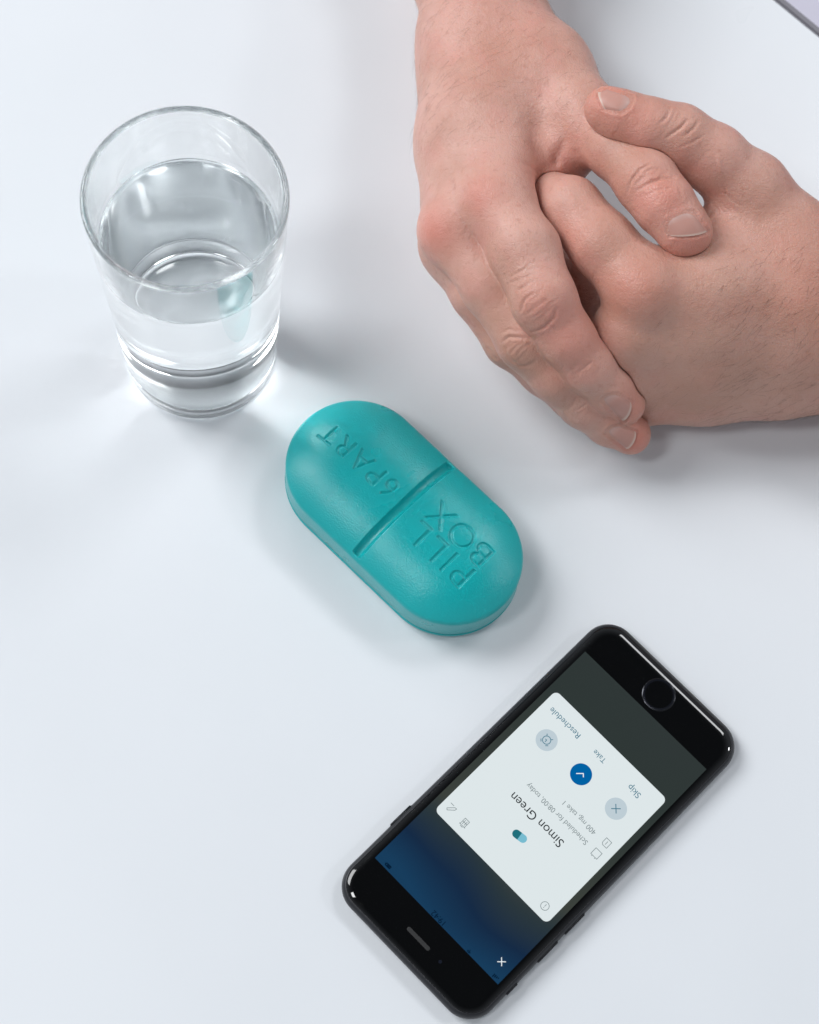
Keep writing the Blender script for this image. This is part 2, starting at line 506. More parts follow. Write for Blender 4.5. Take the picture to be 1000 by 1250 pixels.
def strokes(name, c, lines, w, mat, z, parent):
    """polylines in mm about c, drawn as flat ribbons"""
    V, F = [], []
    for L in lines:
        L = [np.array(p, float) for p in L]
        for a, b in zip(L, L[1:]):
            d = b - a; n = np.linalg.norm(d)
            if n < 1e-6: continue
            d /= n; q = np.array([-d[1], d[0]]) * w / 2
            e = d * w * .35
            k = len(V)
            for p in (a - e - q, b + e - q, b + e + q, a - e + q): V.append((c[0] + p[0], c[1] + p[1], z))
            F.append((k, k + 1, k + 2, k + 3))
    return link_mesh(name, V, F, mat, parent, smooth=False)
def arc(r, a0, a1, n=20, cx=0, cy=0): return [(cx + r * math.cos(math.radians(a)), cy + r * math.sin(math.radians(a))) for a in np.linspace(a0, a1, n)]
def word(s, px0, px1, mat, z, parent, size=None):
    """flat lettering whose left and right ends are at two photo pixels"""
    a, b = loc(*px0), loc(*px1)
    v, f = text_tris(s, 1.0)
    v = v[:, :2] - (v[:, :2].min(0) + v[:, :2].max(0)) / 2
    k = np.linalg.norm(b - a) / (v[:, 0].max() - v[:, 0].min())
    v = v * k; m = (a + b) / 2
    return link_mesh('lettering', [(m[0] + p[0], m[1] + p[1], z) for p in v], f, mat, parent, smooth=False)
zt = QZ + .07
word('Simon Green', (686, 1031), (624, 971), M_ink, zt, card)
word('Scheduled for 08:00, today', (717, 1029), (644, 957), M_grey, zt, card)
word('400 mg, take 1', (728, 1016), (688, 980), M_grey, zt, card)
word('Reschedule', (707, 899.5), (672, 865.5), M_teal, zt, card)
word('Take', (738.5, 930), (725, 917), M_teal, zt, card)
word('Skip', (781.5, 971.5), (768, 959), M_teal, zt, card)
rb = 3.85
disc('button', (667.4, 903.5), rb, M_pale, QZ + .055, card)
disc('button', (709.4, 945.2), rb, M_blue, QZ + .055, card)
disc('button', (752, 987.2), rb, M_pale, QZ + .055, card)
strokes('clock_icon', loc(667.4, 903.5), [arc(1.45, 0, 360, 30), [(0, .8), (0, 0), (.55, 0)], [(-1.7, 1.1), (-1.1, 1.7)], [(1.7, 1.1), (1.1, 1.7)], [(-1.0, -1.2), (-1.4, -1.7)], [(1.0, -1.2), (1.4, -1.7)]], .27, M_teal, zt, card)
strokes('tick_icon', loc(709.4, 945.2), [[(-1.2, .1), (-.35, -.75), (1.3, .95)]], .34, M_white, zt, card)
strokes('cross_icon', loc(752, 987.2), [[(-1.1, -1.1), (1.1, 1.1)], [(-1.1, 1.1), (1.1, -1.1)]], .32, M_teal, zt, card)
strokes('note_icon', loc(740.6, 1029), [[(-1.2, -1.3), (1.2, -1.3), (1.2, .8), (.6, 1.4), (-1.2, 1.4), (-1.2, -1.3)], [(0, .7), (0, -.6)]], .22, M_grey, zt, card)
strokes('calendar_icon', loc(728, 1042), [[(-1.4, -1.4), (1.4, -1.4), (1.4, 1.3), (-1.4, 1.3), (-1.4, -1.4)], [(-.7, 1.3), (-.7, 1.7)], [(.7, 1.3), (.7, 1.7)]], .22, M_grey, zt, card)
strokes('info_icon', loc(665.3, 1106), [arc(1.45, 0, 360, 30), [(0, -.7), (0, .15)], [(0, .6), (0, .75)]], .22, M_grey, zt, card)
strokes('bin_icon', loc(567, 1005), [[(-1, -1.5), (1, -1.5), (1, 1.1), (-1, 1.1), (-1, -1.5)], [(-1.3, 1.1), (1.3, 1.1)], [(-.5, 1.5), (.5, 1.5)], [(-.4, -1), (-.4, .6)], [(.4, -1), (.4, .6)], [(-1, -.2), (1, -.2)]], .22, M_grey, zt, card)
strokes('pencil_icon', loc(551, 987.5), [[(-1.3, -1.3), (-1.2, -.6), (.8, 1.3), (1.3, .8), (-.6, -1.2), (-1.3, -1.3)], [(.1, -1.4), (1.5, -1.4)]], .22, M_grey, zt, card)
cc = loc(634.4, 1020.8)
def halfcap(sgn):
    P = arc(1.45, 90, 270, 14, -1.35) + [(0, -1.45), (0, 1.45)]
    a = math.radians(8)
    P = [(sgn * x, y) for x, y in P]
    if sgn < 0: P = P[::-1]
    return [(cc[0] + x * math.cos(a) - y * math.sin(a), cc[1] + x * math.sin(a) + y * math.cos(a)) for x, y in P]
flat('capsule_icon', halfcap(1), zt, M_pl, card); flat('capsule_icon', halfcap(-1), zt, M_pd, card)
strokes('cross_icon', loc(612.4, 1174), [[(-.95, -.95), (.95, .95)], [(-.95, .95), (.95, -.95)]], .3, M_white, QZ + .06, screen)
word('19:42', (542, 1128), (528, 1113), M_dim, QZ + .06, screen)
strokes('status_icon', loc(474, 1057), [[(-1.0, -.45), (1.0, -.45), (1.0, .45), (-1.0, .45), (-1.0, -.45)], [(-.7, -.15), (.5, -.15)], [(-.7, .15), (.5, .15)], [(1.25, -.15), (1.25, .15)]], .26, M_dim, QZ + .06, screen)
strokes('status_icon', loc(605, 1193), [[(-.9 + .6 * k, -.55), (-.9 + .6 * k, -.3 + .28 * k)] for k in range(4)], .36, M_dim, QZ + .06, screen)
strokes('status_icon', loc(574, 1160), [arc(.9, 45, 135, 8), arc(.5, 45, 135, 6), [(0, -.1), (0, .05)]], .26, M_dim, QZ + .06, screen)
# home button, earpiece, sensor, side keys
hb = loc(804.5, 848)
hbo = lathe('home_button', [(0, 6.98), (3, 7.0), (4.6, 7.06), (5.2, 7.13), (5.45, 7.16), (5.65, 7.13), (5.75, 7.05)], simple('button_glass', (.008, .009, .013), .05), phone, n=64)
hbo.location = (hb[0] * S, hb[1] * S, 0)
lathe('ring', [(5.45, 7.12), (5.6, 7.2), (5.8, 7.2), (5.95, 7.1)], simple('button_ring', (.05, .052, .058), .18, .9), hbo, n=64)
e0, e1 = loc(498, 1132), loc(524, 1160)
em = (e0 + e1) / 2
loft('earpiece', [(0, 7.105), (.15, 7.14), (.45, 7.15)], simple('earpiece_mesh', (.012, .0125, .013), .6), phone, w=np.linalg.norm(e1 - e0) / 2, l=.7, r=.65, off=em, cap=(False, True))
sc_ = loc(537.5, 1174)
so = lathe('front_camera', [(0, 7.12), (.45, 7.12), (.6, 7.1)], simple('camera_lens', (.01, .012, .02), .05), phone, n=24)
so.location = (sc_[0] * S, sc_[1] * S, 0)
def side_key(name, px, length, side):
    c = loc(*px, 3.6)
    x = side * (W2 - .18)
    V = []; F = []
    bm = bmesh.new()
    bmesh.ops.create_cube(bm, size=1.0)
    for v in bm.verts: v.co = Vector((x + v.co.x * 1.1, c[1] + v.co.y * length, 3.9 + v.co.z * 2.4)) * S
    bmesh.ops.bevel(bm, geom=bm.edges[:], offset=.35 * S, segments=3, affect='EDGES')
    me = bpy.data.meshes.new(name); bm.to_mesh(me); bm.free(); me.materials.append(M_body)
    me.polygons.foreach_set('use_smooth', np.full(len(me.polygons), True))
    o = bpy.data.objects.new(name, me); COL.objects.link(o); o.parent = phone
side_key('power_key', (489, 996), 10.0, 1)
side_key('volume_key', (697, 1124), 10.0, -1)
side_key('volume_key', (666, 1160), 10.0, -1)
side_key('mute_switch', (625, 1208), 5.5, -1)

# ------------------------------------------------------------------ the two hands, as blended tapered limbs meshed on a grid
def smin(a, b, k):
    h = np.clip(.5 + .5 * (b - a) / k, 0, 1)
    return b + (a - b) * h - k * h * (1 - h)
def cone(a, b, ra, rb, k=3.0):
    return (np.asarray(a, float), np.asarray(b, float), float(ra), float(rb), float(k))
def chain(pts, k=3.0):
    """pts: (x px, y px, height mm, radius mm)"""
    P = [(at(x, y, z), r) for x, y, z, r in pts]
    return [cone(a[0], b[0], a[1], b[1], k) for a, b in zip(P, P[1:])]
def bump(x, y, z, r, k=3.0):
    p = at(x, y, z); return cone(p, p + [0, 0, .01], r, r, k)
BIG = 60.0
def eval_prims(prims, p, d=None):
    if d is None: d = np.full(len(p), BIG, np.float32)
    plo, phi = p.min(0), p.max(0)
    for a, b, ra, rb, k in prims:
        m = max(ra, rb) + k + 5
        lo, hi = np.minimum(a, b) - m, np.maximum(a, b) + m
        if (plo > hi).any() or (phi < lo).any(): continue
        q = p - a.astype(np.float32); ba = (b - a).astype(np.float32)
        t = np.clip(q @ ba / (ba @ ba), 0, 1)
        q -= t[:, None] * ba
        dd = np.sqrt(np.einsum('ij,ij->i', q, q)) - (ra + (rb - ra) * t)
        d = smin(d, dd, k)
    return d
def raw_sdf(H, p):
    F = None
    for f in H['fingers']:
        df = eval_prims(f, p)
        F = df if F is None else smin(F, df, H['kf'])
    return smin(eval_prims(H['palm'], p), F, H['kp'])
def sdf1(H, p, other):
    d = raw_sdf(H, p)
    if other is not None:
        i = np.nonzero(d < 5)[0]
        if len(i):
            e = raw_sdf(other, p[i])
            d[i] = np.maximum(d[i], (d[i] - e) / 2 + .06)
    return np.maximum(d, .12 - p[:, 2])
def sdf(H, p, other=None):
    p = np.asarray(p, np.float32)
    n = len(p)
    if n <= 6000: return sdf1(H, p, other)
    out = np.empty(n, np.float32)
    for i in range(0, n, 6000): out[i:i + 6000] = sdf1(H, p[i:i + 6000], other)
    return out
def polygonise(H, other, lo, hi, h):
    lo = np.array(lo, float); n = np.ceil((np.array(hi) - lo) / (4 * h)).astype(int) * 4 + 1
    f = 4
    nc = (n - 1) // f + 1
    ax = [lo[i] + np.arange(nc[i]) * h * f for i in range(3)]
    g = np.stack(np.meshgrid(*ax, indexing='ij'), -1).reshape(-1, 3)
    D = sdf(H, g, other).reshape(nc)
    near = np.abs(D) < h * f * 2.6
    full = np.repeat(np.repeat(np.repeat(D, f, 0), f, 1), f, 2)[:n[0], :n[1], :n[2]].astype(np.float32)
    # grid points whose coarse neighbours are close to the surface
    nm = np.repeat(np.repeat(np.repeat(near, f, 0), f, 1), f, 2)
    full = np.where(full > 0, 9.0, -9.0).astype(np.float32)
    sh = f // 2
    nm = np.roll(nm, (-sh, -sh, -sh), (0, 1, 2))[:n[0], :n[1], :n[2]] | nm[:n[0], :n[1], :n[2]]
    idx = np.argwhere(nm)
    bk = idx // 24
    idx = idx[np.lexsort((bk[:, 2], bk[:, 1], bk[:, 0]))]
    out = np.empty(len(idx), np.float32)
    for c in np.array_split(np.arange(len(idx)), max(1, len(idx) // 400000)):
        out[c] = sdf(H, lo + idx[c] * h, other)
    full[idx[:, 0], idx[:, 1], idx[:, 2]] = out
    s = full < 0
    cs = s[:-1, :-1, :-1].astype(np.int8)
    tot = np.zeros(tuple(n - 1), np.int8)
    for dx in (0, 1):
        for dy in (0, 1):
            for dz in (0, 1):
                tot += s[dx:n[0] - 1 + dx, dy:n[1] - 1 + dy, dz:n[2] - 1 + dz]
    cells = np.argwhere((tot > 0) & (tot < 8))
    bk = cells // 24
    cells = cells[np.lexsort((bk[:, 2], bk[:, 1], bk[:, 0]))]
    vid = np.full(tuple(n - 1), -1, np.int32)
    vid[cells[:, 0], cells[:, 1], cells[:, 2]] = np.arange(len(cells))
    acc = np.zeros((len(cells), 3)); cnt = np.zeros(len(cells))
    corners = [(x, y, z) for x in (0, 1) for y in (0, 1) for z in (0, 1)]
    for a in corners:
        for k in range(3):
            if a[k]: continue
            b = list(a); b[k] = 1
            va = full[cells[:, 0] + a[0], cells[:, 1] + a[1], cells[:, 2] + a[2]]
            vb = full[cells[:, 0] + b[0], cells[:, 1] + b[1], cells[:, 2] + b[2]]
            m = (va < 0) != (vb < 0)
            t = np.zeros(len(cells)); t[m] = va[m] / (va[m] - vb[m])
            q = np.array(a, float)[None] + 0 * acc; q[:, k] += t
            acc[m] += q[m]; cnt[m] += 1
    V = lo + (cells + acc / cnt[:, None]) * h
    Q = []
    for k in range(3):
        u, w = (k + 1) % 3, (k + 2) % 3
        A = [slice(None)] * 3; B = [slice(None)] * 3
        A[k] = slice(0, n[k] - 1); B[k] = slice(1, n[k])
        sa, sb = s[tuple(A)], s[tuple(B)]
        e = np.argwhere(sa != sb)
        e = e[(e[:, u] > 0) & (e[:, w] > 0) & (e[:, u] < n[u] - 1) & (e[:, w] < n[w] - 1)]
        flip = sb[e[:, 0], e[:, 1], e[:, 2]]
        def g(du, dw):
            c = e.copy(); c[:, u] -= du; c[:, w] -= dw
            return vid[c[:, 0], c[:, 1], c[:, 2]]
        q = np.stack([g(1, 1), g(0, 1), g(0, 0), g(1, 0)], 1)
        q[flip] = q[flip][:, ::-1]
        Q.append(q)
    Q = np.concatenate(Q)
    Q = Q[(Q >= 0).all(1)]
    # pull the vertices onto the smooth surface
    for _ in range(2):
        for c in np.array_split(np.arange(len(V)), max(1, len(V) // 200000)):
            p = V[c]; d = sdf(H, p, other); e = .25
            gr = np.stack([sdf(H, p + np.eye(3)[k] * e, other) - d for k in range(3)], 1) / e
            gn = np.maximum((gr ** 2).sum(1), .3)
            V[c] = p - np.clip(d / gn, -h * .6, h * .6)[:, None] * gr
    return V, Q

def vnormals(V, Q):
    fn = np.cross(V[Q[:, 2]] - V[Q[:, 0]], V[Q[:, 3]] - V[Q[:, 1]])
    N = np.zeros_like(V)
    for k in range(4):
        for c in range(3): N[:, c] += np.bincount(Q[:, k], fn[:, c], len(V))
    return N / np.maximum(np.linalg.norm(N, axis=1), 1e-9)[:, None]
def smooth_verts(V, Q, it, w=.5):
    e = np.concatenate([Q[:, [0, 1]], Q[:, [1, 2]], Q[:, [2, 3]], Q[:, [3, 0]]])
    cnt = np.bincount(e[:, 0], minlength=len(V)) + np.bincount(e[:, 1], minlength=len(V))
    for _ in range(it):
        A = np.stack([np.bincount(e[:, 0], V[e[:, 1], c], len(V)) + np.bincount(e[:, 1], V[e[:, 0], c], len(V)) for c in range(3)], 1)
        V = V * (1 - w) + w * A / np.maximum(cnt, 1)[:, None]
    return V
def trace(H, other, px):
    """photo pixels -> points on the skin"""
    px = np.atleast_2d(np.asarray(px, float))
    D = np.stack([(px[:, 0] - 500.) / FPX, -(px[:, 1] - 625.) / FPX, -np.ones(len(px))], 1) @ RCAM
    D /= np.linalg.norm(D, axis=1)[:, None]
    t = (CAMH - 125) / -D[:, 2]
    for _ in range(150):
        t += np.clip(sdf(H, CAMP + D * t[:, None], other), -2, 2.5) * .8
    return CAMP + D * t[:, None]
def grad(H, other, p, e=.3):
    d = sdf(H, p, other)
    g = np.stack([sdf(H, p + np.eye(3)[k] * e, other) - d for k in range(3)], 1)
    return g / np.maximum(np.linalg.norm(g, axis=1), 1e-9)[:, None]
def polydist(V, P):
    d = np.full(len(V), 1e9); tt = np.zeros(len(V))
    n = len(P) - 1
    lo, hi = P.min(0) - 6, P.max(0) + 6
    i = np.nonzero(((V >= lo) & (V <= hi)).all(1))[0]
    v = V[i]; best = np.full(len(i), 1e9); bt = np.zeros(len(i))
    for k in range(n):
        a, b = P[k], P[k + 1]; ba = b - a
        t = np.clip((v - a) @ ba / max(ba @ ba, 1e-9), 0, 1)
        dd = np.linalg.norm(v - a - t[:, None] * ba, axis=1)
        m = dd < best; best[m] = dd[m]; bt[m] = (k + t[m]) / n
    d[i] = best; tt[i] = bt
    return d, tt

# --- joints, placed by photo pixel and height above the table
hand_a = dict(kf=.9, kp=6.0)          # the hand whose forearm comes from the far side of the table
hand_b = dict(kf=.9, kp=6.0)          # the fist beside it
A_idx = chain([(606, 246, 60, 12.0), (640, 306, 63, 12.0), (664, 366, 62, 11.1), (691, 412, 54, 9.6), (718, 448, 45.5, 9.1), (742, 474, 37, 8.5), (762, 492, 29.5, 7.5)])
A_mid = chain([(556, 280, 48, 12.0), (602, 350, 48, 10.8), (642, 415, 45, 10.2), (680, 459, 37, 9.2), (713, 492, 28.5, 8.7), (745, 516, 21.5, 8.2), (769, 530, 17, 7.4)])
A_rng = chain([(555, 302, 37, 11.6), (586, 356, 33, 10.4), (624, 416, 27.5, 9.5), (664, 452, 21.5, 8.7), (702, 484, 16.5, 8.2), (730, 508, 13, 7.4), (748, 524, 11.2, 6.6)])
A_lit = chain([(562, 312, 22, 10.0), (604, 376, 14, 8.6), (640, 412, 10, 8.0), (672, 438, 8.5, 7.4), (700, 462, 8.5, 7.0)])
A_thm = chain([(708, 138, 57, 11.8), (750, 180, 65.5, 10.2), (790, 222, 71.5, 10.3), (812, 251, 72.5, 10.0), (834, 279, 70.5, 8.6), (839, 285, 69.8, 8.0)], 4)
hand_a['fingers'] = [A_idx, A_mid, A_rng, A_lit, A_thm]
hand_a['palm'] = (
    chain([(594, -260, 35, 31), (592, -160, 34, 27), (590, -40, 32, 19.0)], 12) + chain([(580, -260, 35, 31), (580, -160, 34, 28), (572, -40, 32, 19.0)], 12)
    + chain([(590, -40, 32, 19.0), (602, 36, 36, 17.5), (612, 130, 46, 16.5), (606, 240, 58, 12.5)], 12)
    + chain([(572, -40, 32, 19), (580, 60, 38, 18), (574, 160, 45, 16), (560, 275, 48, 12.3)], 12)
    + chain([(574, 60, 33, 17), (570, 180, 38, 15), (558, 298, 37, 11.8)], 10)
    + chain([(578, 90, 28, 16), (572, 200, 28, 14), (562, 308, 23, 11)], 10)
    + chain([(616, 44, 37, 16.0), (664, 88, 47, 15.5), (708, 133, 57, 12.2)], 12)
    + chain([(610, 90, 34, 17), (650, 150, 40, 15), (684, 196, 46, 10)], 10)
    + chain([(622, 205, 45, 13), (664, 200, 47, 9.0), (704, 180, 53, 8)], 8)
    + [bump(601, 240, 62, 10.2, 5), bump(552, 274, 51, 9.8, 5)])

B_idx = chain([(786, 352, 58, 12.6), (735, 298, 60.5, 11.6), (696, 254, 58, 10.6), (668, 238, 46, 9.2), (645, 240, 36, 8.8), (620, 245, 26, 7.6)])
B_mid = chain([(768, 408, 43, 12.2), (744, 390, 20, 9.6), (710, 350, 11, 9.0), (660, 310, 10, 8.6), (640, 290, 10, 8.0)])
B_rng = chain([(768, 448, 29, 11.4), (726, 408, 14, 9.2), (690, 360, 9, 8.6), (660, 330, 9, 8.0)])
B_lit = chain([(780, 478, 16, 10.4), (722, 425, 13, 8.8), (685, 385, 11, 8.2), (660, 360, 10, 7.6)])
B_thm = chain([(916, 232, 61, 12.6), (872, 194, 68.5, 11.2), (828, 168, 73, 11.0), (790, 156, 75.5, 9.9), (758, 142, 77, 8.5), (741, 133, 77.3, 7.7)], 4)
hand_b['fingers'] = [B_idx, B_mid, B_rng, B_lit, B_thm]
hand_b['palm'] = (
    chain([(1310, 420, 34, 32), (1130, 412, 33, 27), (1030, 398, 33, 19)], 12) + chain([(1310, 420, 34, 32), (1130, 420, 33, 27), (1030, 416, 25, 21)], 12)
    + chain([(1030, 398, 33, 19), (960, 365, 44, 19.5), (870, 356, 52, 16), (794, 356, 57.5, 12.8)], 12)
    + chain([(1030, 400, 33, 22), (960, 396, 37, 19.5), (870, 402, 41, 15.5), (776, 410, 43, 12.4)], 12)
    + chain([(1030, 414, 27, 22), (950, 425, 27, 19), (860, 440, 28, 14.5), (774, 452, 29, 12)], 12)
    + chain([(1030, 414, 23, 21), (950, 440, 19.2, 17.5), (860, 463, 15.5, 14.0), (786, 478, 14.5, 11.8)], 12)
    + chain([(1022, 380, 36, 18), (976, 312, 49, 15.5), (918, 234, 60, 13.0)], 12)
    + chain([(960, 346, 42, 17.5), (900, 305, 47, 15), (846, 308, 53, 12)], 9)
    + [bump(782, 352, 61, 10.8, 5), bump(757, 406, 47.5, 10.0, 5)])

def mat_skin():
    m, nt, p = nodes('skin')
    tc = add(nt, 'ShaderNodeTexCoord')
    def noise(scale, detail=4.0, rough=.6):
        n = add(nt, 'ShaderNodeTexNoise', i_Scale=scale, i_Detail=detail, i_Roughness=rough)
        nt.links.new(tc.outputs['Object'], n.inputs['Vector']); return n
    def mix(fac, a, b, blend='MIX', scale=None):
        x = add(nt, 'ShaderNodeMix', data_type='RGBA', blend_type=blend)
        for s, v in (('A', a), ('B', b)):
            if isinstance(v, tuple): x.inputs[s].default_value = (*v, 1)
            else: nt.links.new(v, x.inputs[s])
        if scale is not None:
            mu = add(nt, 'ShaderNodeMath', operation='MULTIPLY'); mu.inputs[1].default_value = scale
            nt.links.new(fac, mu.inputs[0]); fac = mu.outputs[0]
        if isinstance(fac, float): x.inputs['Factor'].default_value = fac
        else: nt.links.new(fac, x.inputs['Factor'])
        return x.outputs['Result']
    def ramp(src, lo, hi):
        r = add(nt, 'ShaderNodeMapRange', interpolation_type='SMOOTHSTEP'); r.inputs['From Min'].default_value = lo; r.inputs['From Max'].default_value = hi
        nt.links.new(src, r.inputs['Value']); return r.outputs[0]
    base = mix(ramp(noise(28).outputs['Fac'], .35, .65), (.51, .268, .205), (.61, .348, .285))
    base = mix(ramp(noise(75, 3).outputs['Fac'], .45, .72), base, (.60, .27, .225), scale=.4)          # pink blotches
    base = mix(ramp(noise(420, 2).outputs['Fac'], .55, .75), base, (.46, .22, .165), scale=.5)       # fine mottling
    at_ = add(nt, 'ShaderNodeAttribute', attribute_name='redness')
    base = mix(at_.outputs['Fac'], base, (.60, .19, .14), scale=.9)
    at2 = add(nt, 'ShaderNodeAttribute', attribute_name='tan')  # sides turned from the light, painted a darker brown
    base = mix(at2.outputs['Fac'], base, (.42, .24, .165), scale=.55)
    nt.links.new(base, p.inputs['Base Color'])
    p.inputs['Subsurface Weight'].default_value = .4
    p.inputs['Subsurface Radius'].default_value = (1.0, .42, .25)
    p.inputs['Subsurface Scale'].default_value = .0028
    p.inputs['Specular IOR Level'].default_value = .5
    rr = add(nt, 'ShaderNodeMapRange'); rr.inputs['To Min'].default_value = .34; rr.inputs['To Max'].default_value = .52
    nt.links.new(noise(90).outputs['Fac'], rr.inputs['Value']); nt.links.new(rr.outputs[0], p.inputs['Roughness'])
    vo = add(nt, 'ShaderNodeTexVoronoi', i_Scale=950.0, feature='DISTANCE_TO_EDGE')
    nt.links.new(tc.outputs['Object'], vo.inputs['Vector'])
    v2 = add(nt, 'ShaderNodeMath', operation='MINIMUM'); v2.inputs[1].default_value = .18
    nt.links.new(vo.outputs['Distance'], v2.inputs[0])
    ad = add(nt, 'ShaderNodeMath', operation='MULTIPLY_ADD'); ad.inputs[1].default_value = 1.2
    nt.links.new(v2.outputs[0], ad.inputs[0]); nt.links.new(noise(600, 5).outputs['Fac'], ad.inputs[2])
    n5 = noise(230, 3)
    ad2 = add(nt, 'ShaderNodeMath', operation='MULTIPLY_ADD'); ad2.inputs[1].default_value = 1.1
    nt.links.new(n5.outputs['Fac'], ad2.inputs[0]); nt.links.new(ad.outputs[0], ad2.inputs[2]); ad = ad2
    bp = add(nt, 'ShaderNodeBump', i_Strength=.5, i_Distance=.0006)
    nt.links.new(ad.outputs[0], bp.inputs['Height'])
    nt.links.new(bp.outputs[0], p.inputs['Normal'])
    return m
M_skin = mat_skin()
def mat_nail():
    m, nt, p = nodes('fingernail')
    uv = add(nt, 'ShaderNodeAttribute', attribute_name='along')
    cr = add(nt, 'ShaderNodeValToRGB')
    e = cr.color_ramp.elements
    e[0].position = 0; e[0].color = (.46, .27, .23, 1)
    e[1].position = 1; e[1].color = (.60, .44, .37, 1)
    for pos, c in ((.10, (.52, .33, .29)), (.32, (.50, .27, .225)), (.90, (.50, .265, .22)), (.965, (.60, .44, .37))):
        x = e.new(pos); x.color = (*c, 1)
    nt.links.new(uv.outputs['Fac'], cr.inputs['Fac']); nt.links.new(cr.outputs[0], p.inputs['Base Color'])
    p.inputs['Roughness'].default_value = .36
    p.inputs['Specular IOR Level'].default_value = .22
    p.inputs['Subsurface Weight'].default_value = .15
    p.inputs['Subsurface Radius'].default_value = (1, .5, .35)
    p.inputs['Subsurface Scale'].default_value = .0015
    return m
M_nail = mat_nail()
def mat_hair():
    m, nt, p = nodes('arm_hair')
    p.inputs['Base Color'].default_value = (.075, .045, .03, 1)
    p.inputs['Roughness'].default_value = .5
    return m
M_hair = mat_hair()

def nail_grid(corners, bulge=(.0, .0), nu=14, nv=18):
    """corners px: base-left, base-right, tip-right, tip-left; returns px grid with rounded ends"""
    c = [np.array(q, float) for q in corners]
    G = np.zeros((nv, nu, 2))
    for j in range(nv):
        v = j / (nv - 1)
        for i in range(nu):
            u = i / (nu - 1)
            w = (2 * u - 1)
            # cuticle and free edge are arcs
            vv = v + bulge[0] * (w * w) * (1 - v) - bulge[1] * (w * w) * v
            G[j, i] = (c[0] * (1 - u) + c[1] * u) * (1 - vv) + (c[3] * (1 - u) + c[2] * u) * vv
    return G

